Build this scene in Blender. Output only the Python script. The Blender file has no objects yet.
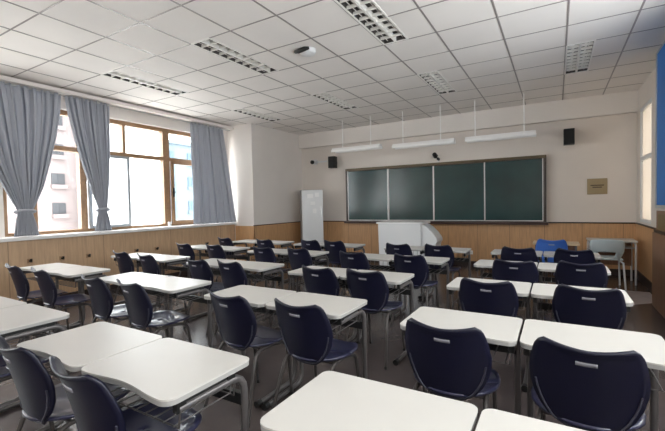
import bpy, math, random
from mathutils import Vector, Matrix
random.seed(7)
C = bpy.context.scene.collection
PI = math.pi

# ------------------------------------------------------------------ materials
def mat(name, col, rough=0.5, metal=0.0, spec=0.5, noise=0.0, nscale=8.0, bump=0.0, bscale=60.0, coat=0.0):
    m = bpy.data.materials.new(name); m.use_nodes = True
    nt = m.node_tree; b = nt.nodes['Principled BSDF']
    b.inputs['Base Color'].default_value = (*col, 1)
    b.inputs['Roughness'].default_value = rough
    b.inputs['Metallic'].default_value = metal
    b.inputs['Specular IOR Level'].default_value = spec
    b.inputs['Coat Weight'].default_value = coat
    tc = nt.nodes.new('ShaderNodeTexCoord')
    if noise > 0:
        n = nt.nodes.new('ShaderNodeTexNoise'); n.inputs['Scale'].default_value = nscale; n.inputs['Detail'].default_value = 4
        r = nt.nodes.new('ShaderNodeMapRange'); r.inputs['To Min'].default_value = 1 - noise; r.inputs['To Max'].default_value = 1 + noise
        r.inputs['From Min'].default_value = .3; r.inputs['From Max'].default_value = .7
        h = nt.nodes.new('ShaderNodeHueSaturation'); h.inputs['Color'].default_value = (*col, 1)
        nt.links.new(tc.outputs['Object'], n.inputs['Vector'])
        nt.links.new(n.outputs['Fac'], r.inputs['Value']); nt.links.new(r.outputs['Result'], h.inputs['Value'])
        nt.links.new(h.outputs['Color'], b.inputs['Base Color'])
    if bump > 0:
        n2 = nt.nodes.new('ShaderNodeTexNoise'); n2.inputs['Scale'].default_value = bscale
        bp = nt.nodes.new('ShaderNodeBump'); bp.inputs['Strength'].default_value = bump; bp.inputs['Distance'].default_value = .01
        nt.links.new(tc.outputs['Object'], n2.inputs['Vector']); nt.links.new(n2.outputs['Fac'], bp.inputs['Height'])
        nt.links.new(bp.outputs['Normal'], b.inputs['Normal'])
    return m

def wood_mat(name, col, axis, pitch=0.6, rough=0.45, off=0.0, seam=0.45):
    """laminate panels: fine vertical grain and a dark joint every `pitch` metres along one world axis"""
    m = bpy.data.materials.new(name); m.use_nodes = True
    nt = m.node_tree; b = nt.nodes['Principled BSDF']; L = nt.links.new
    b.inputs['Roughness'].default_value = rough
    tc = nt.nodes.new('ShaderNodeTexCoord')
    mp = nt.nodes.new('ShaderNodeMapping'); mp.inputs['Scale'].default_value = (14, 14, 1.2)
    n = nt.nodes.new('ShaderNodeTexNoise'); n.inputs['Scale'].default_value = 3; n.inputs['Detail'].default_value = 5
    cr = nt.nodes.new('ShaderNodeValToRGB')
    cr.color_ramp.elements[0].position = .3; cr.color_ramp.elements[0].color = (*[c * .86 for c in col], 1)
    cr.color_ramp.elements[1].position = .7; cr.color_ramp.elements[1].color = (*[min(1, c * 1.1) for c in col], 1)
    L(tc.outputs['Object'], mp.inputs['Vector']); L(mp.outputs['Vector'], n.inputs['Vector']); L(n.outputs['Fac'], cr.inputs['Fac'])
    sx = nt.nodes.new('ShaderNodeSeparateXYZ'); L(tc.outputs['Object'], sx.inputs[0])
    a = nt.nodes.new('ShaderNodeMath'); a.operation = 'ADD'; a.inputs[1].default_value = 100 * pitch + off; L(sx.outputs[axis], a.inputs[0])
    d = nt.nodes.new('ShaderNodeMath'); d.operation = 'MODULO'; d.inputs[1].default_value = pitch; L(a.outputs[0], d.inputs[0])
    lt = nt.nodes.new('ShaderNodeMath'); lt.operation = 'LESS_THAN'; lt.inputs[1].default_value = .008; L(d.outputs[0], lt.inputs[0])
    mx = nt.nodes.new('ShaderNodeMix'); mx.data_type = 'RGBA'
    L(lt.outputs[0], mx.inputs[0]); L(cr.outputs['Color'], mx.inputs[6]); mx.inputs[7].default_value = (*[c * seam for c in col], 1)
    L(mx.outputs[2], b.inputs['Base Color'])
    return m

M = {}
M['wall'] = mat('warm_white_paint', (.76, .70, .645), .7, noise=.02, nscale=2, bump=.08)
M['wall2'] = mat('white_paint', (.78, .735, .695), .7, noise=.02, nscale=2)
M['ceiling'] = mat('mineral_ceiling_tile', (.86, .825, .795), .75, noise=.03, nscale=1.3, bump=.15, bscale=150)
M['tbar'] = mat('painted_ceiling_grid', (.30, .27, .26), .3)
M['floor'] = mat('grey_vinyl_floor', (.080, .064, .063), .24, noise=.14, nscale=3.5, bump=.04, bscale=20)
M['mat'] = mat('daylight_patch_grey', (.42, .38, .38), .5, noise=.12, nscale=9)  # pale colour stands in for daylight falling on the floor
M['wain_x'] = wood_mat('tan_laminate_front', (.60, .35, .175), 0, .6, off=.2)
M['wain_y'] = wood_mat('tan_laminate_side', (.52, .35, .215), 1, 1.25, off=.3)
M['darktrim'] = mat('dark_brown_trim', (.03, .018, .014), .4)
M['base'] = mat('dark_baseboard', (.035, .022, .02), .45)
M['winwood'] = mat('orange_brown_window_wood', (.33, .20, .11), .4, noise=.12, nscale=20)
M['alu'] = mat('brushed_aluminium', (.6, .6, .6), .35, metal=.7)
M['sash'] = mat('grey_painted_sash', (.34, .37, .40), .4)
M['sill'] = mat('white_stone_sill', (.80, .79, .78), .3, noise=.03)
M['navy'] = mat('navy_plastic', (.0032, .0036, .017), .40, bump=.12, bscale=400)
M['navyseat_lit'] = mat('navy_plastic_seat_sheen', (.026, .027, .065), .28, bump=.03, bscale=300, coat=.4)  # same navy shell, base colour lightened for window sheen on the seats
M['rim'] = mat('greyish_navy_rib', (.045, .045, .065), .3)
M['grip'] = mat('light_grey_grip', (.24, .235, .265), .4)
M['steel'] = mat('grey_powder_coated_steel', (.075, .066, .064), .35, metal=.3)
M['desksteel'] = mat('silver_grey_steel', (.13, .12, .12), .33, metal=.4)
M['black'] = mat('black_plastic', (.012, .012, .012), .4)
M['desktop'] = mat('off_white_laminate', (.56, .54, .51), .33, noise=.015, nscale=6)
M['edge'] = mat('grey_edge_band', (.36, .35, .34), .45)
M['board'] = mat('green_chalkboard', (.014, .050, .050), .16, noise=.22, nscale=1.8)
M['bframe'] = mat('olive_brown_board_frame', (.115, .085, .045), .4, metal=.3)
M['bframe2'] = mat('dark_board_frame', (.05, .035, .028), .4)
M['ledge'] = mat('dark_red_brown_ledge', (.06, .026, .018), .4)
M['whitemetal'] = mat('white_enamel', (.72, .73, .74), .35)
M['cabside'] = mat('grey_cabinet_side', (.3, .3, .31), .4)
M['lamp'] = mat('white_lamp_housing', (.93, .92, .90), .4)
M['reflect'] = mat('louvre_reflector', (.88, .86, .82), .3)
M['fixin'] = mat('fixture_interior', (.09, .082, .078), .5)
M['bronze'] = mat('bronze_plaque', (.36, .28, .16), .4, metal=.5)
M['bronze2'] = mat('dark_bronze', (.10, .07, .04), .4, metal=.4)
M['blueboard'] = mat('blue_notice_board', (.015, .17, .52), .5)
M['brownwood'] = wood_mat('brown_wood_cladding', (.22, .115, .065), 1, .9, off=.1)
M['olivewood'] = mat('olive_brown_panel', (.20, .14, .06), .5, noise=.1)
M['bluechair'] = mat('bright_blue_plastic', (.05, .14, .48), .35)
M['palechair'] = mat('pale_blue_grey_plastic', (.58, .68, .71), .35)
M['paletop'] = mat('pale_wood_top', (.62, .47, .30), .45, noise=.08, nscale=15)
M['paper'] = mat('white_paper', (.85, .85, .85), .6)
M['facade'] = mat('pale_facade', (.23, .19, .185), .8, noise=.05, nscale=.5)
M['facade2'] = mat('white_facade', (.74, .75, .76), .8, noise=.03, nscale=.4)
M['facade3'] = mat('blue_facade', (.10, .135, .16), .7)
M['farwin'] = mat('far_window_glass', (.05, .052, .058), .6)
M['farblue'] = mat('far_blue_glass', (.045, .085, .12), .5)
M['ground'] = mat('outdoor_paving', (.75, .74, .72), .8, noise=.1, nscale=.3)

def curtain_material():
    m = bpy.data.materials.new('grey_curtain_cloth'); m.use_nodes = True
    nt = m.node_tree; nt.nodes.clear(); L = nt.links.new
    out = nt.nodes.new('ShaderNodeOutputMaterial')
    tc = nt.nodes.new('ShaderNodeTexCoord')
    n = nt.nodes.new('ShaderNodeTexNoise'); n.inputs['Scale'].default_value = 120
    L(tc.outputs['Object'], n.inputs['Vector'])
    cr = nt.nodes.new('ShaderNodeValToRGB')
    cr.color_ramp.elements[0].color = (.50, .52, .58, 1); cr.color_ramp.elements[1].color = (.60, .62, .68, 1)
    L(n.outputs['Fac'], cr.inputs['Fac'])
    d = nt.nodes.new('ShaderNodeBsdfDiffuse'); t = nt.nodes.new('ShaderNodeBsdfTranslucent')
    L(cr.outputs['Color'], d.inputs['Color']); t.inputs['Color'].default_value = (.30, .31, .35, 1)
    mx = nt.nodes.new('ShaderNodeMixShader'); mx.inputs[0].default_value = .30
    L(d.outputs[0], mx.inputs[1]); L(t.outputs[0], mx.inputs[2]); L(mx.outputs[0], out.inputs['Surface'])
    return m
M['curtain'] = curtain_material()

def frosted_material():
    m = bpy.data.materials.new('frosted_cream_glass'); m.use_nodes = True
    nt = m.node_tree; nt.nodes.clear(); L = nt.links.new
    out = nt.nodes.new('ShaderNodeOutputMaterial')
    t = nt.nodes.new('ShaderNodeBsdfTranslucent'); t.inputs['Color'].default_value = (.42, .385, .34, 1)
    d = nt.nodes.new('ShaderNodeBsdfDiffuse'); d.inputs['Color'].default_value = (.7, .67, .62, 1)
    ad = nt.nodes.new('ShaderNodeMixShader'); ad.inputs[0].default_value = .3
    L(t.outputs[0], ad.inputs[1]); L(d.outputs[0], ad.inputs[2]); L(ad.outputs[0], out.inputs['Surface'])
    return m
M['frosted'] = frosted_material()

def glass_material():
    m = bpy.data.materials.new('clear_window_glass'); m.use_nodes = True
    nt = m.node_tree; nt.nodes.clear(); L = nt.links.new
    out = nt.nodes.new('ShaderNodeOutputMaterial')
    t = nt.nodes.new('ShaderNodeBsdfTransparent'); t.inputs['Color'].default_value = (.96, .98, .98, 1)
    g = nt.nodes.new('ShaderNodeBsdfGlossy'); g.inputs['Roughness'].default_value = .02
    mx = nt.nodes.new('ShaderNodeMixShader'); mx.inputs[0].default_value = .05
    L(t.outputs[0], mx.inputs[1]); L(g.outputs[0], mx.inputs[2]); L(mx.outputs[0], out.inputs['Surface'])
    return m
M['glass'] = glass_material()

# ------------------------------------------------------------------ mesh builder
class MB:
    def __init__(s): s.v = []; s.f = []; s.smooth = []
    def add(s, vs, fs, sm=False):
        n = len(s.v); s.v += [tuple(v) for v in vs]
        for f in fs: s.f.append(tuple(i + n for i in f)); s.smooth.append(sm)
    def box(s, x0, x1, y0, y1, z0, z1):
        v = [(x, y, z) for x in (x0, x1) for y in (y0, y1) for z in (z0, z1)]
        s.add(v, [(0, 1, 3, 2), (4, 6, 7, 5), (0, 4, 5, 1), (2, 3, 7, 6), (0, 2, 6, 4), (1, 5, 7, 3)])
        return s
    def tube(s, path, r, n=10, cap=True):
        P = [Vector(p) for p in path]; rings = []
        t0 = (P[1] - P[0]).normalized()
        up = Vector((0, 0, 1)) if abs(t0.z) < .9 else Vector((0, 1, 0))
        a = t0.cross(up).normalized()
        for i, p in enumerate(P):
            if i == 0: t = t0
            elif i == len(P) - 1: t = (P[i] - P[i - 1]).normalized()
            else: t = ((P[i + 1] - P[i]).normalized() + (P[i] - P[i - 1]).normalized()).normalized()
            a = (a - t * a.dot(t)).normalized(); b = t.cross(a)
            rr = r[i] if isinstance(r, (list, tuple)) else r
            rings.append([p + a * (rr * math.cos(2 * PI * k / n)) + b * (rr * math.sin(2 * PI * k / n)) for k in range(n)])
        vs = [q for ring in rings for q in ring]
        fs = [(i * n + k, i * n + (k + 1) % n, (i + 1) * n + (k + 1) % n, (i + 1) * n + k) for i in range(len(P) - 1) for k in range(n)]
        s.add(vs, fs, True)
        if cap:
            s.add(rings[0], [tuple(reversed(range(n)))]); s.add(rings[-1], [tuple(range(n))])
        return s
    def prism(s, poly, z0, z1, axis='z', sm=False):
        """poly: list of 2D points; extruded along axis"""
        def P(u, v, w):
            return {'z': (u, v, w), 'y': (u, w, v), 'x': (w, u, v)}[axis]
        n = len(poly)
        vs = [P(u, v, z0) for u, v in poly] + [P(u, v, z1) for u, v in poly]
        s.add(vs, [tuple(reversed(range(n))), tuple(range(n, 2 * n))])
        s.add(vs, [(i, (i + 1) % n, n + (i + 1) % n, n + i) for i in range(n)], sm)
        return s
    def sheet(s, grid, thick, sm=True):
        """grid[i][j] of Vectors -> closed slab of given thickness"""
        R = len(grid); K = len(grid[0]); N = []
        for i in range(R):
            row = []
            for j in range(K):
                du = grid[min(i + 1, R - 1)][j] - grid[max(i - 1, 0)][j]
                dv = grid[i][min(j + 1, K - 1)] - grid[i][max(j - 1, 0)]
                nn = du.cross(dv)
                row.append(nn.normalized() if nn.length > 1e-9 else Vector((0, 0, 1)))
            N.append(row)
        A = [grid[i][j] + N[i][j] * thick / 2 for i in range(R) for j in range(K)]
        B = [grid[i][j] - N[i][j] * thick / 2 for i in range(R) for j in range(K)]
        n = R * K; fs = []
        for i in range(R - 1):
            for j in range(K - 1):
                a, b, c, d = i * K + j, i * K + j + 1, (i + 1) * K + j + 1, (i + 1) * K + j
                fs.append((a, d, c, b)); fs.append((a + n, b + n, c + n, d + n))
        for i in range(R - 1):
            a, d = i * K, (i + 1) * K; fs.append((a, a + n, d + n, d))
            a, d = i * K + K - 1, (i + 1) * K + K - 1; fs.append((a, d, d + n, a + n))
        for j in range(K - 1):
            a, b = j, j + 1; fs.append((a, b, b + n, a + n))
            a, b = (R - 1) * K + j, (R - 1) * K + j + 1; fs.append((a, a + n, b + n, b))
        s.add(A + B, fs, sm)
        return s
    def build(s, name, m, parent=None, bevel=0, loc=None):
        me = bpy.data.meshes.new(name); me.from_pydata(s.v, [], s.f)
        for p, sm in zip(me.polygons, s.smooth): p.use_smooth = sm
        me.materials.append(m); me.update()
        o = bpy.data.objects.new(name, me); C.objects.link(o)
        if parent: o.parent = parent
        if loc: o.location = loc
        if bevel:
            b = o.modifiers.new('bevel', 'BEVEL'); b.width = bevel; b.segments = 2; b.limit_method = 'ANGLE'; b.angle_limit = math.radians(50)
        return o

def bx(x0, x1, y0, y1, z0, z1): return MB().box(x0, x1, y0, y1, z0, z1)
def arc(cx, cy, r, a0, a1, n=6): return [(cx + r * math.cos(a0 + (a1 - a0) * i / n), cy + r * math.sin(a0 + (a1 - a0) * i / n)) for i in range(n + 1)]
def tag(o, label, cat, group=None, kind=None):
    o['label'] = label; o['category'] = cat
    if group: o['group'] = group
    if kind: o['kind'] = kind
    return o
def struct(o, label=None):
    o['kind'] = 'structure'
    if label: o['label'] = label
    return o
def empty(name, loc=(0, 0, 0), rz=0):
    o = bpy.data.objects.new(name, None); C.objects.link(o); o.location = loc; o.rotation_euler = (0, 0, rz); return o
KIDS = {}
def kids(o): return [c for c in bpy.data.objects if c.parent == o]
def copy_tree(o, parent=None):
    c = o.copy(); C.objects.link(c); c.parent = parent
    for ch in kids(o): copy_tree(ch, c)
    return c

# ------------------------------------------------------------------ room dimensions
H = 3.157; XL = -6.5; XR = 1.19; YF = 8.30; YB = -2.6
PXL = -5.76; PY = 6.40                       # boxed pier in the far left corner
# fixtures set into the ceiling
FIX = [(x, y) for x in (-5.292, -3.492, -1.692, .108) for y in (.54, 2.94, 5.34)]
FW, FL = .285, 1.19

# floor / walls -----------------------------------------------------
struct(bx(XL - .3, 1.5, YB - .2, YF + .2, -.1, 0).build('floor', M['floor']), 'dark grey vinyl classroom floor')
# ceiling with real openings for the recessed lamps
xs = sorted({XL - .3, 1.5} | {x for x, y in FIX} | {x + FW for x, y in FIX})
ys = sorted({YB - .2, YF + .2} | {y for x, y in FIX} | {y + FL for x, y in FIX})
cm = MB()
for i in range(len(xs) - 1):
    for j in range(len(ys) - 1):
        mx_, my_ = (xs[i] + xs[i + 1]) / 2, (ys[j] + ys[j + 1]) / 2
        if any(x < mx_ < x + FW and y < my_ < y + FL for x, y in FIX): continue
        cm.box(xs[i], xs[i + 1], ys[j], ys[j + 1], H, H + .03)
struct(cm.build('ceiling', M['ceiling']), 'white suspended tile ceiling')
gm = MB()
def clear(a0, a1, cuts):
    segs = [(a0, a1)]
    for c0, c1 in cuts:
        n = []
        for s0, s1 in segs:
            if c1 <= s0 or c0 >= s1: n.append((s0, s1)); continue
            if c0 > s0: n.append((s0, c0))
            if c1 < s1: n.append((c1, s1))
        segs = n
    return segs
for i in range(-9, 5):
    x = -1.097 + .6 * i
    if XL < x < XR: gm.box(x - .009, x + .009, YB, YF - .12, H - .003, H + .001)
for j in range(-12, 8):
    y = 4.14 + .6 * j
    if YB < y < YF - .12:
        for s0, s1 in clear(XL, XR, [(x, x + FW) for x, yy in FIX if yy - .02 < y < yy + FL - .02]):
            gm.box(s0, s1, y - .007, y + .007, H - .0035, H + .001)
struct(gm.build('trim_1', M['tbar']), 'grey metal grid of the suspended ceiling')

# front wall, beam, wainscot
struct(bx(XL - .3, 1.5, YF, YF + .2, 0, H).build('wall_front', M['wall']), 'warm white front wall')
struct(bx(PXL, XR, YF - .12, YF, 2.80, H).build('trim_2', M['wall2']), 'shallow beam above the chalkboard')
struct(bx(PXL, XR, YF - .02, YF, .1, .91).build('trim_3', M['wain_x']), 'tan wood panelling on the front wall')
struct(bx(PXL, XR, YF - .03, YF, .908, .93).build('trim_4', M['darktrim']), 'dark strip on top of the front panelling')
struct(bx(PXL, XR, YF - .035, YF, 0, .11).build('baseboard_front', M['base']))
# back wall
struct(bx(XL - .3, 1.5, YB - .2, YB, 0, H).build('wall_back', M['wall']))
# pier in the far left corner
struct(bx(XL - .1, PXL, PY, YF, 0, H).build('wall_pier', M['wall2']), 'white boxed pier in the far left corner')
bpy.data.objects['wall_pier'].name = 'wall_left_pier'
o = MB(); o.box(PXL, PXL + .015, PY - .015, YF, .1, .90); struct(o.build('trim_5', M['wain_x']), 'tan panelling along the pier')
o = MB(); o.box(-6.3, PXL + .015, PY - .015, PY, .1, .90); struct(o.build('trim_6', M['wain_x']), 'tan panelling on the pier end')
struct(bx(PXL, PXL + .025, PY - .02, YF - .03, .90, .918).build('trim_7', M['darktrim']))
struct(bx(PXL, PXL + .03, PY - .02, YF - .035, 0, .11).build('baseboard_left', M['base']))

# left window wall: opening z 1.0..2.88, y WY0..WY1 with piers
WZ0, WZ1 = .96, 2.885
bays = [(-2.3, -.25), (.05, 2.10), (2.24, 6.32)]
w = MB(); w.box(XL - .25, XL, YB, PY, 0, WZ0); w.box(XL - .25, XL, YB, PY, WZ1, H)
for a, b in ((YB, -2.3), (-.25, .05), (2.10, 2.24), (6.32, PY)): w.box(XL - .25, XL, a, b, WZ0, WZ1)
struct(w.build('wall_left', M['wall2']), 'white window wall')
struct(bx(XL, -6.32, YB, PY - .016, .1, .93).build('trim_8', M['wain_y']), 'tan boxed panelling under the windows')
struct(bx(XL, -6.31, YB, PY - .02, 0, .10).build('baseboard_window', M['base']))
bpy.data.objects['baseboard_window'].name = 'baseboard_left_window'
struct(bx(XL - .10, -6.27, YB, PY - .001, .935, .985).build('trim_9', M['sill'], bevel=.008), 'long white window sill')
# pelmet above the curtains
struct(bx(XL, -6.28, YB, PY, 3.075, 3.13).build('trim_10', M['wall2']), 'white curtain pelmet under the ceiling')

def window(idx, y0, y1, mull, label):
    """mull: list of (y, kind) dividers; sashes between"""
    root = empty('window_%d' % idx, (XL - .14, (y0 + y1) / 2, WZ0)); struct(root, label)
    cy = (y0 + y1) / 2
    f = MB(); X0, X1 = -.05, .05
    f.box(X0, X1, y0 - cy, y1 - cy, 0, .07); f.box(X0, X1, y0 - cy, y1 - cy, WZ1 - WZ0 - .07, WZ1 - WZ0)
    f.box(X0, X1, y0 - cy, y0 - cy + .07, .07, WZ1 - WZ0 - .07); f.box(X0, X1, y1 - cy - .07, y1 - cy, .07, WZ1 - WZ0 - .07)
    f.box(X0, X1, y0 - cy + .07, y1 - cy - .07, 1.30, 1.37)
    for ym, hw, full in mull:
        f.box(X0 - .003, X1 + .003, ym - hw - cy, ym + hw - cy, .07, WZ1 - WZ0 - .07) if full == 2 else \
            f.box(X0 - .002, X1 + .002, ym - hw - cy, ym + hw - cy, 1.37 if full == 1 else .07, WZ1 - WZ0 - .07 if full == 1 else 1.30)
    f.build('window_frame', M['winwood'], root)
    return root, cy
r3, cy3 = window(1, 2.24, 6.32, [(4.86, .07, 2), (2.9, .03, 1), (4.02, .025, 1), (3.32, .05, 2), (2.64, .03, 0), (5.95, .03, 1)], 'wide wood framed window on the left wall')
def sash(parent, cy, y0, y1, z0, z1, m, handle=None, t=.055):
    s = MB(); X0, X1 = .0, .045
    s.box(X0 + .05, X1 + .05, y0 - cy, y1 - cy, z0, z0 + t); s.box(X0 + .05, X1 + .05, y0 - cy, y1 - cy, z1 - t, z1)
    s.box(X0 + .05, X1 + .05, y0 - cy, y0 - cy + t, z0 + t, z1 - t); s.box(X0 + .05, X1 + .05, y1 - cy - t, y1 - cy, z0 + t, z1 - t)
    o = s.build('sash', m, parent)
    if handle is not None:
        h = MB(); h.box(X1 + .05, X1 + .07, handle - cy - .012, handle - cy + .012, (z0 + z1) / 2 - .09, (z0 + z1) / 2 + .09)
        h.box(X1 + .05, X1 + .085, handle - cy - .02, handle - cy + .02, (z0 + z1) / 2 - .02, (z0 + z1) / 2 + .02)
        h.build('window_handle', M['black'], o)
    return o
sash(r3, cy3, 3.38, 4.08, .07, 1.30, M['sash'], t=.045)
sash(r3, cy3, 4.94, 5.86, .07, 1.30, M['winwood'], 4.97)
bx(-.004, .004, 2.31 - cy3, 6.25 - cy3, .07, WZ1 - WZ0 - .07).build('window_pane', M['glass'], r3)
for k, (a, b) in enumerate(bays[:2]):
    r, cyk = window(2 + k, a, b, [((a + b) / 2, .05, 2)], 'wood framed window farther back on the left wall')
    bx(-.004, .004, a + .07 - cyk, b - .07 - cyk, .07, WZ1 - WZ0 - .07).build('window_pane', M['glass'], r)

# right wall with a bright corridor window and unseen openings added for fill light
RWY0, RWY1, RWZ0, RWZ1 = 7.12, 8.03, .96, 2.80
w = MB()
w.box(XR, XR + .22, RWY1, YF, 0, H); w.box(XR, XR + .22, RWY0, RWY1, 0, RWZ0); w.box(XR, XR + .22, RWY0, RWY1, RWZ1, H)
w.box(XR, XR + .22, 5.6, RWY0, 0, H)
w.box(XR, XR + .22, YB, 5.6, 0, 1.2); w.box(XR, XR + .22, YB, 5.6, 2.7, H)
for a, b in ((YB, -2.3), (-.4, 0), (2.0, 2.4), (4.4, 5.6)): w.box(XR, XR + .22, a, b, 1.2, 2.7)
struct(w.build('wall_right', M['wall']), 'warm white right wall')
def rwin(idx, y0, y1, z0, z1, trans, label):
    root = empty('window_%d' % idx, (XR + (.035 if trans else .11), (y0 + y1) / 2, z0)); struct(root, label)
    h = (y1 - y0) / 2; f = MB(); Z = z1 - z0
    f.box(-.03, .03, -h, h, 0, .05); f.box(-.03, .03, -h, h, Z - .05, Z); f.box(-.03, .03, -h, -h + .05, .05, Z - .05); f.box(-.03, .03, h - .05, h, .05, Z - .05)
    if trans: f.box(-.03, .03, -h + .05, h - .05, trans - z0 - .03, trans - z0 + .03)
    else: f.box(-.03, .03, -.03, .03, .05, Z - .05)
    f.build('window_frame', M['whitemetal'], root)
    bx(-.004, .004, -h + .05, h - .05, .05, Z - .05).build('window_pane', M['frosted'] if trans else M['glass'], root)
rwin(4, RWY0, RWY1, RWZ0, RWZ1, 1.98, 'tall bright window beside the front right corner')
rwin(5, -2.3, -.4, 1.2, 2.7, None, 'unseen window added for fill light'); rwin(6, 0, 2.0, 1.2, 2.7, None, 'unseen window added for fill light'); rwin(7, 2.4, 4.4, 1.2, 2.7, None, 'unseen window added for fill light')  # out-of-view windows added to let fill light in from the right
struct(bx(XR - .015, XR, 6.16, YF, .1, .91).build('trim_11', M['wain_x']), 'tan panelling under the corner window')
struct(bx(XR - .022, XR, 6.6, YF - .03, .908, .93).build('trim_12', M['darktrim']))
struct(bx(XR - .03, XR, 6.16, YF - .035, 0, .14).build('baseboard_right', M['base']))
# pier on the right edge, wood clad below, notice board above
struct(bx(1.10, XR, 4.45, 6.16, 0, H).build('wall_right_pier', M['wall2']), 'white pier at the right edge')
struct(bx(1.075, 1.10, 4.45, 6.14, .0, 1.19).build('trim_13', M['brownwood']), 'brown wood cladding on the right pier')
struct(bx(1.04, 1.075, 4.45, 6.16, .0, .92).build('trim_14', M['brownwood']))
struct(bx(1.068, 1.075, 4.5, 6.02, .96, 1.15).build('trim_15', M['olivewood']))
struct(bx(1.055, 1.10, 4.45, 6.18, .92, .95).build('trim_16', M['darktrim']))
nb = empty('notice_board', (1.09, 5.28, 1.22)); tag(nb, 'tall blue notice board in a pale frame at right edge of the room', 'notice board')
bx(-.02, .009, -.78, .82, .04, 1.88).build('panel', M['blueboard'], nb)
f = MB(); f.box(-.03, .009, -.82, .86, 0, .035); f.box(-.03, .009, -.82, -.785, .035, 1.9); f.box(-.03, .009, .825, .86, .035, 1.9); f.box(-.03, .009, -.785, .825, 1.885, 1.9)
f.build('frame', M['alu'], nb)

# pool of daylight on the floor, put in as a pale flush slab
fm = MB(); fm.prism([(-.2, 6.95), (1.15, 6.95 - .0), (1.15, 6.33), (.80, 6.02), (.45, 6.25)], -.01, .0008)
struct(fm.build('daylight_slab', M['mat']), 'pale grey slab painted as daylight on the floor, front right')

# ------------------------------------------------------------------ ceiling lamps
def make_fixture():
    r = empty('ceiling_light')
    h = MB()
    x0, x1, y0, y1 = 0, FW, 0, FL
    h.box(x0, x1, y0, y1, H + .085, H + .09)
    h.box(x0, x0 + .004, y0, y1, H, H + .085); h.box(x1 - .004, x1, y0, y1, H, H + .085)
    h.box(x0 + .004, x1 - .004, y0, y0 + .004, H, H + .085); h.box(x0 + .004, x1 - .004, y1 - .004, y1, H, H + .085)
    h.build('housing', M['fixin'], r)
    f = MB()
    f.box(x0 - .005, x0 + .014, y0 - .005, y1 + .005, H - .006, H); f.box(x1 - .014, x1 + .005, y0 - .005, y1 + .005, H - .006, H)
    f.box(x0 + .014, x1 - .014, y0 - .005, y0 + .014, H - .006, H); f.box(x0 + .014, x1 - .014, y1 - .014, y1 + .005, H - .006, H)
    f.box(FW / 2 - .012, FW / 2 + .012, y0 + .014, y1 - .014, H - .004, H + .05)
    f.build('frame', M['reflect'], r)
    l = MB()
    for k in range(1, 9):
        y = FL * k / 9
        for a, b in ((.014, FW / 2 - .012), (FW / 2 + .012, FW - .014)):
            l.prism([(y - .006, H - .002), (y + .006, H - .002), (y + .002, H + .03), (y - .002, H + .03)], a, b, 'x')
    l.box(.05, .056, .014, FL - .014, H + .02, H + .026).box(FW - .056, FW - .05, .014, FL - .014, H + .02, H + .026)
    l.build('louvre', M['reflect'], r)
    for cx in (FW * .27, FW * .73):
        MB().tube([(cx, .05, H + .062), (cx, FL - .05, H + .062)], .013, 8).build('lamp_tube', M['lamp'], r)
    return r
fx0 = None
colnm = {-5.292: 'nearest the windows', -3.492: 'second from the windows', -1.692: 'third from the windows', .108: 'on the right side'}
for x, y in FIX:
    if y < 1 or (x > 0 and y < 5): 
        row = 'behind'
    if y < 1: continue
    if x > 0 and y < 5: continue
    o = make_fixture() if fx0 is None else copy_tree(fx0)
    if fx0 is None: fx0 = o
    o.location = (x, y, 0)
    tag(o, 'recessed louvred ceiling light %s, in the %s row of lights' % (colnm[x], 'front' if y > 5 else 'nearer'), 'ceiling light', 'recessed louvred ceiling lights')
# plain covers close the openings farther back
cv = MB()
for x, y in FIX:
    if y < 1 or (x > 0 and y < 5): cv.box(x, x + FW, y, y + FL, H, H + .02)
struct(cv.build('trim_17', M['ceiling']))

# ceiling dome device
d = empty('ceiling_dome', (-2.50, 3.78, H)); tag(d, 'small round white dome with black lens hanging from the ceiling tiles', 'dome camera')
m_ = MB()
prof = [(.095, 0), (.095, -.03), (.085, -.05), (.05, -.065), (.0, -.07)]
for i in range(len(prof) - 1):
    n = 20; a = [(prof[i][0] * math.cos(2 * PI * k / n), prof[i][0] * math.sin(2 * PI * k / n), prof[i][1]) for k in range(n)]
    b = [(prof[i + 1][0] * math.cos(2 * PI * k / n), prof[i + 1][0] * math.sin(2 * PI * k / n), prof[i + 1][1]) for k in range(n)]
    m_.add(a + b, [(k, (k + 1) % n, n + (k + 1) % n, n + k) for k in range(n)], True)
m_.build('dome', M['whitemetal'], d)
MB().tube([(-.13, -.07, -.02), (-.06, -.10, -.035), (.02, -.105, -.03), (.07, -.08, -.02)], [.02, .028, .026, .015], 10).build('lens_hood', M['black'], d)

# ------------------------------------------------------------------ chalkboard
cb = empty('chalkboard', (-2.285, YF, .93)); tag(cb, 'long green four panel chalkboard with olive frame on front wall', 'chalkboard')
W2 = 2.125; ZT = 1.26
f = MB(); f.box(-W2, W2, -.10, 0, ZT - .055, ZT); f.build('top_rail', M['bframe'], cb)
for s in (-1, 1): bx(min(s * W2, s * (W2 - .05)), max(s * W2, s * (W2 - .05)), -.10, 0, 0, ZT - .055).build('end_post', M['bframe2'], cb)
bx(-W2, W2, -.035, -.005, 0, ZT - .055).build('backing', M['bframe2'], cb)
bx(-W2 - .03, W2 + .03, -.16, 0, -.05, -.005).build('chalk_ledge', M['ledge'], cb)
q = (2 * W2 - .1) / 4
for k in range(4):
    x0 = -W2 + .05 + q * k; yy = -.09 if k in (0, 3) else -.06
    p = bx(x0 + .012, x0 + q - .012, yy, yy + .02, .03, ZT - .07).build('panel', M['board'], cb)
    e = MB(); e.box(x0, x0 + .014, yy - .006, yy + .022, .015, ZT - .06); e.box(x0 + q - .014, x0 + q, yy - .006, yy + .022, .015, ZT - .06)
    e.box(x0 + .014, x0 + q - .014, yy - .006, yy + .022, .015, .032)
    e.build('panel_edge', M['alu'], p)

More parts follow.
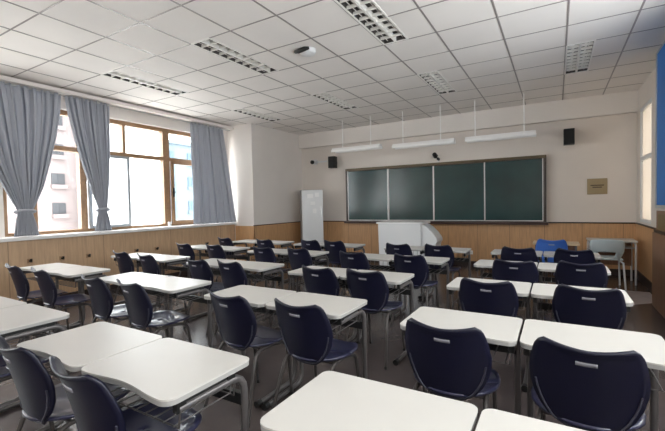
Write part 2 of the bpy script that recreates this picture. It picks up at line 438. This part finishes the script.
# hanging board lamps
def hang_lamp(x0, x1, y, z, rods, label):
    r = empty('board_lamp', ((x0 + x1) / 2, y, z)); tag(r, label, 'hanging lamp', 'hanging white lamps over the chalkboard')
    L_ = (x1 - x0) / 2
    prof = [(-.10, -.03), (-.10, .0), (-.05, .06), (.05, .06), (.10, .0), (.10, -.03), (.085, -.03), (.03, .045), (-.03, .045), (-.085, -.03)]
    MB().prism(prof, -L_, L_, 'x').build('shade', M['lamp'], r)
    MB().tube([(-L_ + .04, 0, .018), (L_ - .04, 0, .018)], .014, 8).build('lamp_tube', M['paper'], r)
    for rx in rods: MB().tube([(rx - (x0 + x1) / 2, 0, .06), (rx - (x0 + x1) / 2, 0, H - z)], .009, 8).build('rod', M['lamp'], r)
hang_lamp(-4.22, -3.10, 7.3, 2.50, (-3.98, -3.32), 'leftmost hanging white lamp, brightest, over left end of chalkboard')
hang_lamp(-2.82, -1.62, 7.3, 2.46, (-2.62, -1.88), 'middle hanging white lamp above the chalkboard, above the small camera')
hang_lamp(-1.42, -.29, 7.3, 2.455, (-1.26, -.47), 'rightmost hanging white lamp over right half of chalkboard')

# wall speakers, cameras, plaque, sockets
def speaker(x, z, label):
    r = empty('wall_speaker', (x, YF - .18, z)); tag(r, label, 'speaker', 'black speakers on the front wall')
    bx(-.085, .085, -.08, .08, -.14, .14).build('cabinet', M['black'], r, bevel=.008)
    bx(-.075, .075, -.09, -.081, -.13, .13).build('grille', mat('speaker_grille', (.012, .012, .012), .7, bump=.5, bscale=300), r)
    bx(-.03, .03, .08, .18, -.03, .03).build('bracket', M['black'], r)
speaker(-4.72, 2.37, 'small black wall speaker left of the chalkboard')
speaker(.20, 2.47, 'small black wall speaker right of the chalkboard')
c = empty('wall_camera', (-5.33, YF, 2.43)); tag(c, 'small wall camera with black lens and white mount in far left corner', 'camera')
MB().tube([(0, 0, 0), (0, -.03, 0)], .07, 16).build('mount', M['whitemetal'], c)
MB().tube([(0, -.02, 0), (.0, -.14, -.01)], [.035, .055], 14).build('camera_body', M['whitemetal'], c)
MB().tube([(0, -.135, -.01), (.0, -.17, -.015)], .05, 14).build('lens', M['black'], c)
bx(.07, .35, -.012, 0, -.02, .02).build('cable_duct', M['whitemetal'], c)
c = empty('bracket_camera', (-2.20, YF - .10, 2.235)); tag(c, 'small black ball camera on bracket at chalkboard top centre', 'camera')
MB().tube([(.03, 0, -.03), (.03, 0, .06), (.0, -.04, .10)], .012, 8).build('bracket', M['whitemetal'], c)
MB().tube([(-.02, -.0, .09), (-.02, -.1, .12)], [.05, .045], 14).build('camera_body', M['black'], c)
MB().tube([(.045, -.0, .02), (.045, -.06, .03)], .03, 12).build('lens', M['black'], c)

p = empty('wall_plaque', (.63, YF, 1.57)); tag(p, 'square bronze plaque on the front wall right of the chalkboard', 'plaque')
bx(-.15, .15, -.02, 0, -.14, .14).build('plate', M['bronze'], p, bevel=.005)
e = MB()
for k, (a, b) in enumerate(((-.1, .1), (-.07, .07))): e.box(a, b, -.023, -.02, .01 - .035 * k, .03 - .035 * k)
e.build('inscription', M['bronze2'], p)
s = empty('wall_socket', (-1.54, YF - .02, .29)); tag(s, 'white socket on the tan front panelling near the aisle', 'socket')
bx(-.045, .045, -.012, 0, -.04, .04).build('cover_plate', M['paper'], s, bevel=.003)
bx(-.02, .02, -.014, -.012, -.015, .015).build('socket_face', M['alu'], s)
SK = [(2.44, .645), (2.84, .63), (3.21, .62), (4.0, .61), (4.39, .60), (5.55, .58)]
SKL = ['nearest the camera', 'second from the camera', 'behind the first window-side desk', 'fourth from the camera', 'fifth from the camera', 'nearest the far corner']
sk0 = None
for (y, z), l in zip(SK, SKL):
    if sk0 is None:
        sk0 = o = empty('wall_hook')
        bx(0, .008, -.03, .03, -.03, .03).build('plate', M['winwood'], o)
        MB().tube([(.008, 0, 0), (.05, 0, -.005), (.055, 0, .03)], .014, 8).build('knob', M['black'], o)
    else: o = copy_tree(sk0)
    o.location = (-6.32, y, z)
    tag(o, 'small black hook on the tan panelling under the sill, ' + l, 'hook', 'black hooks under the window sill')

# ------------------------------------------------------------------ cabinet and lectern, teacher corner
k = empty('storage_cabinet', (-5.13, 7.76, 0), math.radians(41)); tag(k, 'tall narrow white cabinet with stuck-on notices in far left corner', 'cabinet')
bx(-.255, .255, -.18, .20, .06, 1.70).build('body', M['cabside'], k, bevel=.005)
bx(-.25, .25, -.16, .19, 0, .06).build('plinth', M['black'], k)
dr = bx(-.25, .25, -.202, -.182, .08, 1.69).build('door', M['whitemetal'], k, bevel=.004)
bx(.19, .215, -.23, -.202, 1.08, 1.28).build('handle', M['alu'], dr)
for x0, z0, ww, hh in ((-.12, 1.50, .14, .10), (-.05, 1.34, .11, .08), (.0, 1.14, .09, .11), (.06, 1.53, .1, .1)):
    bx(x0, x0 + ww, -.205, -.202, z0, z0 + hh).build('notice', M['paper'], dr)

l = empty('lectern', (-2.6, 7.15, 0)); tag(l, 'white multimedia lectern with a sloping right side below the chalkboard', 'lectern')
MB().prism([(-.50, .05), (-.52, .93), (.36, .93), (.36, .05)], 0, .5, 'y').build('body', M['whitemetal'], l, bevel=.01)
MB().prism([(.362, .05), (.362, .92)] + [(.40, .915), (.48, .86), (.58, .76), (.65, .66), (.66, .60), (.63, .55), (.56, .05)], .04, .46, 'y').build('side_panel', M['whitemetal'], l)
bx(-.55, .40, -.03, .53, .932, .965).build('top', M['paper'], l, bevel=.006)
bx(-.48, .54, .05, .45, 0, .048).build('plinth', M['cabside'], l)

# ------------------------------------------------------------------ desks
def rounded_top(hw, hd, r, concave, nseg=8):
    P = []
    P += arc(hw - r, hd - r, r, 0, PI / 2, 5)
    P += arc(-hw + r, hd - r, r, PI / 2, PI, 5)
    P += arc(-hw + r * 1.3, -hd + r * 1.3, r * 1.3, PI, 1.5 * PI, 6)
    x0, x1 = -hw + r * 1.3, hw - r * 1.3
    for i in range(1, 14):
        t = i / 14; P.append((x0 + (x1 - x0) * t, -hd + concave * math.sin(PI * t) ** 2))
    P += arc(hw - r * 1.3, -hd + r * 1.3, r * 1.3, -PI / 2, 0, 6)
    return P
DW, DD, DZ = .290, .212, .69
def make_desk():
    r = empty('student_desk')
    MB().prism(rounded_top(DW, DD, .035, .024), DZ - .006, DZ, 'z', True).build('desktop', M['desktop'], r)
    MB().prism(rounded_top(DW - .001, DD - .001, .035, .024), DZ - .024, DZ - .0065, 'z', True).build('edge_band', M['edge'], r)
    for s in (-1, 1):
        x = s * (DW - .026)
        path = [(x, -DD - .02, .022), (x, DD - .10, .022)]
        path += [(x, DD - .10 + .07 * math.sin(a), .022 + .07 * (1 - math.cos(a))) for a in (PI / 8, PI / 4, 3 * PI / 8, PI / 2)]
        path += [(x, DD - .03, .56)]
        path += [(x, DD - .03 - .07 * (1 - math.cos(a)), .56 + .07 * math.sin(a)) for a in (PI / 8, PI / 4, 3 * PI / 8, PI / 2)]
        path += [(x, -DD + .06, .63)]
        lg = MB().tube(path, .0165, 10).build('leg', M['desksteel'], r)
        MB().tube([(x, -DD - .045, .024), (x, -DD - .005, .024)], .024, 10).build('foot_cap', M['black'], lg)
        MB().box(x - .012, x + .012, -DD + .05, -DD + .09, .62, DZ - .024).box(x - .012, x + .012, .08, .12, .64, DZ - .024).box(x - .006, x + .006, -DD + .09, .08, .645, DZ - .028).build('bracket', M['black'], lg)
    x = DW - .026
    bx(-x, x, DD - .045, DD - .02, .495, .545).build('crossbar', M['black'], r)
    b = MB()
    zb = .555
    for yy in (-.14, .13): b.tube([(-x, yy, .63), (-x + .01, yy, zb), (x - .01, yy, zb), (x, yy, .63)], .004, 6)
    for i in range(9):
        xx = -x + .03 + (2 * x - .06) * i / 8
        b.tube([(xx, -.15, zb + .004), (xx, .13, zb + .004), (xx, .14, .62)], .003, 5)
    b.build('book_basket', M['desksteel'], r)
    return r

# ------------------------------------------------------------------ chairs
def interp(T, s):
    for (a, va), (b, vb) in zip(T, T[1:]):
        if s <= b: 
            t = (s - a) / (b - a) if b > a else 0
            return va + (vb - va) * t
    return T[-1][1]
WP = [(0, .060), (.05, .092), (.12, .128), (.22, .160), (.35, .185), (.5, .198), (.62, .200), (.75, .193), (.86, .184), (.93, .175), (.97, .165), (1, .146)]
def back_pt(u, s, zb=.405, k=1.0):
    zt = .774 + .021 * abs(u) ** 1.8
    if u < 0: zt += .004 * abs(u)
    z = zb + s * (zt - zb)
    x = u * interp(WP, s)
    y = -.165 - .065 * s ** 1.2 - .02 * s * s + 1.6 * x * x * (1 - .2 * s) + .03 * max(0, .12 - s) / .12
    if s > .93: y -= .012 * (s - .93) / .07
    return Vector((x, y, z))
def make_chair(shell, seatm, name='classroom_chair'):
    r = empty(name)
    g = [[back_pt(-1 + 2 * j / 16, i / 24) for j in range(17)] for i in range(25)]
    MB().sheet(g, .011).build('backrest', shell, r)
    bk = [c for c in kids(r)][0]
    # grip let into the back, seen from both sides
    gp = back_pt(0, .84)
    gm_ = MB(); n = 10
    gm_.sheet([[back_pt(-.19 + .38 * j / 8, .825 + .042 * i / 2) for j in range(9)] for i in range(3)], .016)
    gm_.build('grip', M['grip'], bk)
    # rib following the lower outline, on the rear face
    path = [back_pt(-.90, s_) + Vector((0, -.009, 0)) for s_ in (.50, .40, .30, .20, .12, .06)] + [back_pt(u_, .03) + Vector((0, -.009, 0)) for u_ in (-.5, 0, .5)] + [back_pt(.90, s_) + Vector((0, -.009, 0)) for s_ in (.06, .12, .20, .30, .40, .50)]
    MB().tube(path, .0045, 6).build('rib', M['rim'], bk)
    # seat pan
    rings = []; K = 28
    def seat_pt(rr, a):
        cx, sy_ = math.cos(a), math.sin(a)
        px = math.copysign(abs(cx) ** .8, cx) * .212 * rr
        py = .03 + math.copysign(abs(sy_) ** .8, sy_) * .215 * rr
        if py < .03: px *= 1 - .55 * ((.03 - py) / .215) ** 2.2 * .6
        z = .432 + .016 * rr ** 3 - (.03 * max(0, (py - .17) / .075) ** 2) - .006 * (1 - rr)
        return Vector((px, py, z))
    sg = [[seat_pt(.02 + .98 * i / 8, 2 * PI * j / K) for j in range(K + 1)] for i in range(9)]
    MB().sheet(sg, .013).build('seat', seatm, r)
    # steel: a bent leg at each corner, frame under the seat
    for sx in (-1, 1):
        for sy_ in (-1, 1):
            if sy_ < 0: path = [(sx * .205, -.245, .01), (sx * .185, -.175, .25), (sx * .172, -.135, .375), (sx * .168, -.115, .40), (sx * .165, -.08, .412), (sx * .163, .03, .415)]
            else: path = [(sx * .172, .205, .01), (sx * .170, .182, .25), (sx * .168, .165, .365), (sx * .167, .145, .392), (sx * .165, .11, .405), (sx * .163, .032, .415)]
            lg = MB().tube(path, .0115, 8).build('leg', M['steel'], r)
            MB().tube([(sx * (.206 if sy_ < 0 else .172), (-.247 if sy_ < 0 else .207), 0), (sx * (.2045 if sy_ < 0 else .172), (-.242 if sy_ < 0 else .204), .022)], .0125, 8).build('foot_cap', M['black'], lg)
    f = MB(); f.tube([(-.163, -.07, .413), (.163, -.07, .413)], .010, 8); f.tube([(-.163, .09, .409), (.163, .09, .409)], .010, 8)
    f.build('seat_frame', M['steel'], r)
    return r

COL = {'w': 'window-side column', 'l': 'second column from the windows', 'm': 'middle-right column', 'r': 'rightmost column'}
ROW = ['nearest camera', 'second from camera', 'third from camera', 'fourth from camera', 'farthest from camera']
DF = [.81, 1.94, 3.0, 4.15, 5.20]           # user edge of the desks
# left edge of each pair per row (None = outside the photo)
DX = {'w': [None, -5.36, -5.36, -5.36, -5.26], 'l': [-3.82, -3.79, -3.80, -3.90, -3.84],
      'm': [-2.31, -2.28, -2.30, -2.25, -2.20], 'r': [-.795, -.742, -.75, -.75, -.73]}
desk0 = None
for ck in 'wlmr':
    for row in range(5):
        x = DX[ck][row]
        if x is None: continue
        for side in (0, 1):
            o = make_desk() if desk0 is None else copy_tree(desk0)
            if desk0 is None: desk0 = o
            o.location = (x + DW + side * (2 * DW + .012), DF[row] + DD + (.05 if (ck, row) == ('r', 0) else 0), 0)
            tag(o, 'white school desk, %s of pair, %s, row %s' % (('left', 'right')[side], COL[ck], ROW[row]), 'desk', 'white student desks')
CH = {'w': [None, None, (-4.83, 1.702), (-4.25, 1.697), (-4.892, 2.861), (-4.308, 2.818), (-4.963, 3.902), (-4.422, 3.968), (-5.13, 4.90), (-4.20, 4.87)],
      'l': [None, (-2.84, .68), (-3.339, 1.70), (-2.822, 1.702), (-3.355, 2.779), (-2.90, 2.803), (-3.47, 3.962), (-2.927, 4.04), (-3.41, 5.04), (-2.983, 5.04)],
      'm': [(-2.015, .69), (-1.497, .683), (-1.847, 1.743), (-1.319, 1.768), (-1.895, 2.86), (-1.403, 2.882), (-2.058, 3.921), (-1.382, 3.952), (-1.888, 4.96), (-1.352, 5.006)],
      'r': [None, None, (-.454, 1.75), (.098, 1.74), (-.431, 2.866), (.175, 2.90), (-.35, 3.93), (.199, 4.03), (-.397, 5.03), (.17, 5.05)]}
chair0 = None; lastx = None
for ck in 'wlmr':
    for row in range(5):
        for side in (0, 1):
            if CH[ck][row * 2 + side] is None: continue
            x, yh = CH[ck][row * 2 + side]
            o = make_chair(M['navy'], M['navyseat_lit']) if chair0 is None else copy_tree(chair0)
            if chair0 is None: chair0 = o
            th = {'w': -.09, 'l': -.08, 'm': -.07, 'r': -.01}[ck] + random.uniform(-.03, .02)
            cx = x - .235 * math.sin(th); yy = yh + .228
            # stand the front feet clear of the desks' floor bars and of the neighbouring chair
            bars = [DX[ck][row] + DW + sd * (2 * DW + .012) + e * (DW - .026) for sd in (0, 1) for e in (-1, 1)]
            def cost(d):
                c = abs(d)
                for e in (-1, 1):
                    for b in bars: c += 5 * max(0, .031 - abs(cx + d + e * .172 * math.cos(th) - .205 * math.sin(th) - b))
                if side == 1 and lastx is not None: c += 5 * max(0, .44 - (cx + d - lastx))
                return c
            best = min([i * .004 for i in range(-16, 17)], key=cost)
            cx += best; lastx = cx if side == 0 else None
            o.location = (cx, yy, 0)
            o.rotation_euler = (0, 0, th)
            tag(o, 'navy plastic chair at %s desk, %s, row %s' % (('left', 'right')[side], COL[ck], ROW[row]), 'chair', 'navy student chairs')

# ------------------------------------------------------------------ teacher corner
o = make_chair(M['bluechair'], M['bluechair'], 'blue_chair'); o.location = (-.06, 6.40, 0)
tag(o, 'bright blue plastic chair in front of the small pale wood table', 'chair')
t = empty('side_table', (-.01, 7.0, 0)); tag(t, 'small pale wood topped table behind the blue chair', 'table')
bx(-.315, .315, -.2, .2, .645, .675).build('tabletop', M['paletop'], t, bevel=.006)
for sx in (-1, 1):
    for sy_ in (-1, 1): MB().tube([(sx * .27, sy_ * .16, 0), (sx * .27, sy_ * .16, .645)], .014, 8).build('leg', M['desksteel'], t)
bx(-.27, .27, .15, .165, .42, .62).build('modesty_panel', M['brownwood'], t)

t = empty('teacher_desk', (.76, 7.62, 0)); tag(t, 'pale topped teacher desk against the front wall behind the pale chair', 'desk')
bx(-.32, .32, -.22, .22, .66, .69).build('desktop', M['desktop'], t, bevel=.008)
for sx in (-1, 1):
    x = sx * .31
    MB().tube([(x * .96, -.2, 0), (x * .96, -.2, .58), (x * .96, -.17, .63), (x * .96, -.1, .645), (x * .96, .1, .645), (x * .96, .17, .63), (x * .96, .2, .58), (x * .96, .2, 0)], .014, 8).build('leg', M['whitemetal'], t)
bx(-.29, .29, .17, .185, .25, .63).build('modesty_panel', M['brownwood'], t)
bx(-.29, .29, -.15, .16, .56, .575).build('shelf', M['cabside'], t)

pc = empty('pale_chair', (.645, 7.02, 0)); tag(pc, 'pale blue-grey plastic chair with white legs near the right pier', 'chair')
def pback(u, s):
    w_ = interp([(0, .15), (.15, .18), (.4, .205), (.8, .212), (.93, .205), (1, .18)], s)
    z = .46 + s * (.292 - .012 * u * u)
    x = u * w_
    return Vector((x, -.10 - .07 * s + .8 * x * x, z))
mb = MB()
mb.sheet([[pback(-1 + 2 * j / 14, .34 + .66 * i / 12) for j in range(15)] for i in range(13)], .012)
mb.sheet([[pback(-1 + .45 * j / 4, .34 * i / 5) for j in range(5)] for i in range(6)], .012)
mb.sheet([[pback(.55 + .45 * j / 4, .34 * i / 5) for j in range(5)] for i in range(6)], .012)
mb.build('backrest', M['palechair'], pc)
bx(-.20, .20, -.08, .32, .435, .460).build('seat', M['palechair'], pc, bevel=.012)
for sx in (-1, 1):
    MB().tube([(sx * .16, -.04, .43), (sx * .20, -.08, .40), (sx * .225, -.12, 0)], .013, 8).build('leg', M['whitemetal'], pc)
    MB().tube([(sx * .16, .28, .43), (sx * .19, .30, .40), (sx * .205, .33, 0)], .013, 8).build('leg', M['whitemetal'], pc)

# ------------------------------------------------------------------ curtains
XC = -6.40
def curtain(name, edge, folds, label, bulge=None, z0=.99, z1=3.075, amp=.03):
    """edge: list of (z, y_left, y_right) from top to bottom"""
    T = sorted([(z, a, b) for z, a, b in edge])
    la = [(z, a) for z, a, b in T]; lb = [(z, b) for z, a, b in T]
    R, K = 46, 150; g = []
    for i in range(R):
        z = z0 + (z1 - z0) * i / (R - 1)
        a, b = interp(la, z), interp(lb, z); row = []
        for j in range(K):
            t = j / (K - 1); ph = 2 * PI * folds * t
            full = (b - a)
            A = amp * (1 if full > .3 else .75)
            x = XC + A * (math.sin(ph) + .35 * math.sin(2.3 * ph + 1 + z)) + (bulge(t, z) if bulge else 0)
            row.append(Vector((x, a + full * (t + .012 * math.sin(ph * 1.7)), z)))
        g.append(row)
    r = empty(name, (0, 0, 0)); tag(r, label, 'curtain', 'grey window curtains')
    MB().sheet(g, .004).build('cloth', M['curtain'], r)
    return r
def sm(pts, n=8):   # cosine-eased densify
    out = []
    for (z0, a0, b0), (z1, a1, b1) in zip(pts, pts[1:]):
        for i in range(n):
            t = i / n; out.append((z0 + (z1 - z0) * t, a0 + (a1 - a0) * t, b0 + (b1 - b0) * t))
    return out + [pts[-1]]
r = curtain('window_curtain', sm([(3.08, 1.75, 2.95), (2.8, 1.82, 2.93), (2.4, 1.93, 2.86), (2.0, 2.06, 2.76), (1.7, 2.19, 2.68), (1.5, 2.28, 2.60), (1.36, 2.35, 2.54), (1.30, 2.36, 2.53), (1.2, 2.33, 2.56), (.98, 2.30, 2.60)]), 13, 'tied-back grey curtain at the left edge, first from the camera')
tie = MB(); tie.tube([(XC + .06 * math.cos(a), 2.445 + .115 * math.sin(a), 1.33 + .02 * math.cos(a)) for a in [2 * PI * i / 20 for i in range(21)]], .018, 8, cap=False); tie.build('tieback', M['curtain'], r)
r = curtain('window_curtain', sm([(3.08, 3.0, 3.66), (2.8, 3.04, 3.655), (2.4, 3.12, 3.65), (2.0, 3.22, 3.63), (1.7, 3.31, 3.61), (1.5, 3.38, 3.59), (1.36, 3.43, 3.58), (1.30, 3.43, 3.57), (1.2, 3.40, 3.60), (.98, 3.36, 3.64)]), 9, 'tied-back grey curtain left of the open window, second from the camera')
tie = MB(); tie.tube([(XC + .06 * math.cos(a), 3.505 + .095 * math.sin(a), 1.33 + .02 * math.cos(a)) for a in [2 * PI * i / 20 for i in range(21)]], .018, 8, cap=False); tie.build('tieback', M['curtain'], r)
curtain('window_curtain', sm([(3.08, 5.30, 6.16), (2.4, 5.30, 6.22), (1.6, 5.32, 6.30), (.99, 5.30, 6.36)]), 9, 'untied grey curtain hanging straight beside the far left pier',
        bulge=lambda t, z: .15 * max(0, t - .3) / .7 * (3.07 - z) / 2.1, amp=.022)
struct(MB().tube([(XC, YB, 3.06), (XC, PY - .01, 3.06)], .012, 8).build('trim_18', M['alu']), 'curtain rail')
# things on the sill
o = empty('sill_cup', (-6.36, 4.72, .985)); tag(o, 'small pale cup standing on the window sill below the wide mullion', 'cup')
MB().tube([(0, 0, 0), (0, 0, .075)], [.028, .034], 12).build('body', M['paper'], o)
MB().tube([(0, 0, .075), (0, 0, .09)], [.035, .03], 12).build('lid', M['alu'], o)

# ------------------------------------------------------------------ outdoors
tag(bx(-140, -6.9, -60, 140, -9.2, -9).build('yard', M['ground']), 'paved ground far below the windows', 'ground')
bpy.data.objects['yard']['kind'] = 'structure'
def building(loc, rz, w, h, d, wallm, winm, nw, nh, label, ww=.5, wh=.5, balcony=False):
    r = empty('apartment_building', loc, rz); tag(r, label, 'building')
    bx(0, d, -w / 2, w / 2, 0, h).box(-.3, d + .3, -w / 2 - .3, w / 2 + .3, h, h + .4).build('wall', wallm, r)
    r.rotation_euler.z = rz
    pw, ph = w / nw, h / nh
    proto = None; cnt = 0
    for j in range(nh):
        for i in range(nw):
            if proto is None:
                me = bx(0, .12, -pw * ww / 2, pw * ww / 2, 0, ph * wh).box(-.03, 0, -.05, .05, 0, ph * wh).build('far_window', winm, r)
                proto = me; o_ = me
                led = bx(-.35 if balcony else -.12, 0, -pw * ww / 2 - .1, pw * ww / 2 + .1, -ph * .14, -.02).build('window_ledge', wallm, me)
            else:
                if cnt >= 98: continue
                o_ = proto.copy(); C.objects.link(o_); o_.parent = r
                l_ = led.copy(); C.objects.link(l_); l_.parent = o_
            cnt += 1
            o_.location = (-.10 - 0, -w / 2 + pw * (i + .5), ph * (j + .3))
    return r
# building fronts face the classroom (+x side seen from indoors): rotate by 180 degrees
building((-44, 14, -9), PI, 20, 30, 12, M['facade'], M['farwin'], 7, 10, 'pale pinkish apartment block with dark windows seen between the curtains', .42, .38, True)
building((-54, 31.5, -9), PI, 7.5, 15, 8, M['facade3'], M['farblue'], 2, 6, 'narrow pale blue block seen through the open window sash', .5, .4)
building((-34, 23.2, -9), PI, 4.4, 36, 8, M['facade2'], M['facade2'], 2, 9, 'bright white tower seen between the window mullions', .4, .4)
building((-40, 34.5, -9), PI, 12, 18, 12, M['facade3'], M['farblue'], 4, 6, 'pale blue block with blue windows seen in the right window pane', .35, .4)

# ------------------------------------------------------------------ light
wd = bpy.data.worlds.new('overcast'); bpy.context.scene.world = wd; wd.use_nodes = True
nt = wd.node_tree; bg = nt.nodes['Background']
tc = nt.nodes.new('ShaderNodeTexCoord'); sx = nt.nodes.new('ShaderNodeSeparateXYZ'); cr = nt.nodes.new('ShaderNodeValToRGB')
nt.links.new(tc.outputs['Generated'], sx.inputs[0]); nt.links.new(sx.outputs['Z'], cr.inputs['Fac']); nt.links.new(cr.outputs['Color'], bg.inputs['Color'])
cr.color_ramp.elements[0].position = 0; cr.color_ramp.elements[0].color = (.85, .86, .88, 1)
cr.color_ramp.elements[1].position = .6; cr.color_ramp.elements[1].color = (1.0, 1.0, 1.0, 1)
bg.inputs['Strength'].default_value = 5.0
def portal(x, y0, y1, z0, z1, toward):
    L_ = bpy.data.lights.new('window_portal', 'AREA'); L_.shape = 'RECTANGLE'; L_.size = (z1 - z0); L_.size_y = (y1 - y0)
    L_.cycles.is_portal = True
    o = bpy.data.objects.new('window_portal', L_); C.objects.link(o); o.location = (x, (y0 + y1) / 2, (z0 + z1) / 2)
    o.rotation_euler = (0, -PI / 2 * toward, 0)
for a, b in bays: portal(XL - .27, a, b, WZ0, WZ1, 1)
portal(XR + .24, RWY0, RWY1, RWZ0, RWZ1, -1)
for a, b in ((-2.3, -.4), (0, 2.0), (2.4, 4.4)): portal(XR + .24, a, b, 1.2, 2.7, -1)

# ------------------------------------------------------------------ camera
yaw, pitch, roll, fpx = .5296, .0299, -.0201, 382.58
F = Vector((-math.sin(yaw) * math.cos(pitch), math.cos(yaw) * math.cos(pitch), -math.sin(pitch)))
Rt = Vector((math.cos(yaw), math.sin(yaw), 0)); U = Rt.cross(F)
R2 = Rt * math.cos(roll) + U * math.sin(roll); U2 = -Rt * math.sin(roll) + U * math.cos(roll)
cam = bpy.data.cameras.new('camera'); cam.sensor_width = 36; cam.lens = fpx / 665 * 36; cam.clip_start = .02; cam.clip_end = 500
co = bpy.data.objects.new('camera', cam); C.objects.link(co)
co.matrix_world = Matrix(((R2.x, U2.x, -F.x, 0), (R2.y, U2.y, -F.y, 0), (R2.z, U2.z, -F.z, 1.35), (0, 0, 0, 1)))
S = bpy.context.scene; S.camera = co
S.view_settings.view_transform = 'Standard'; S.view_settings.look = 'None'; S.view_settings.gamma = 1; S.view_settings.use_curve_mapping = False
S.view_settings.exposure = 1.15
S.cycles.max_bounces = 10; S.cycles.diffuse_bounces = 8; S.cycles.transparent_max_bounces = 12
S.cycles.sample_clamp_indirect = 6
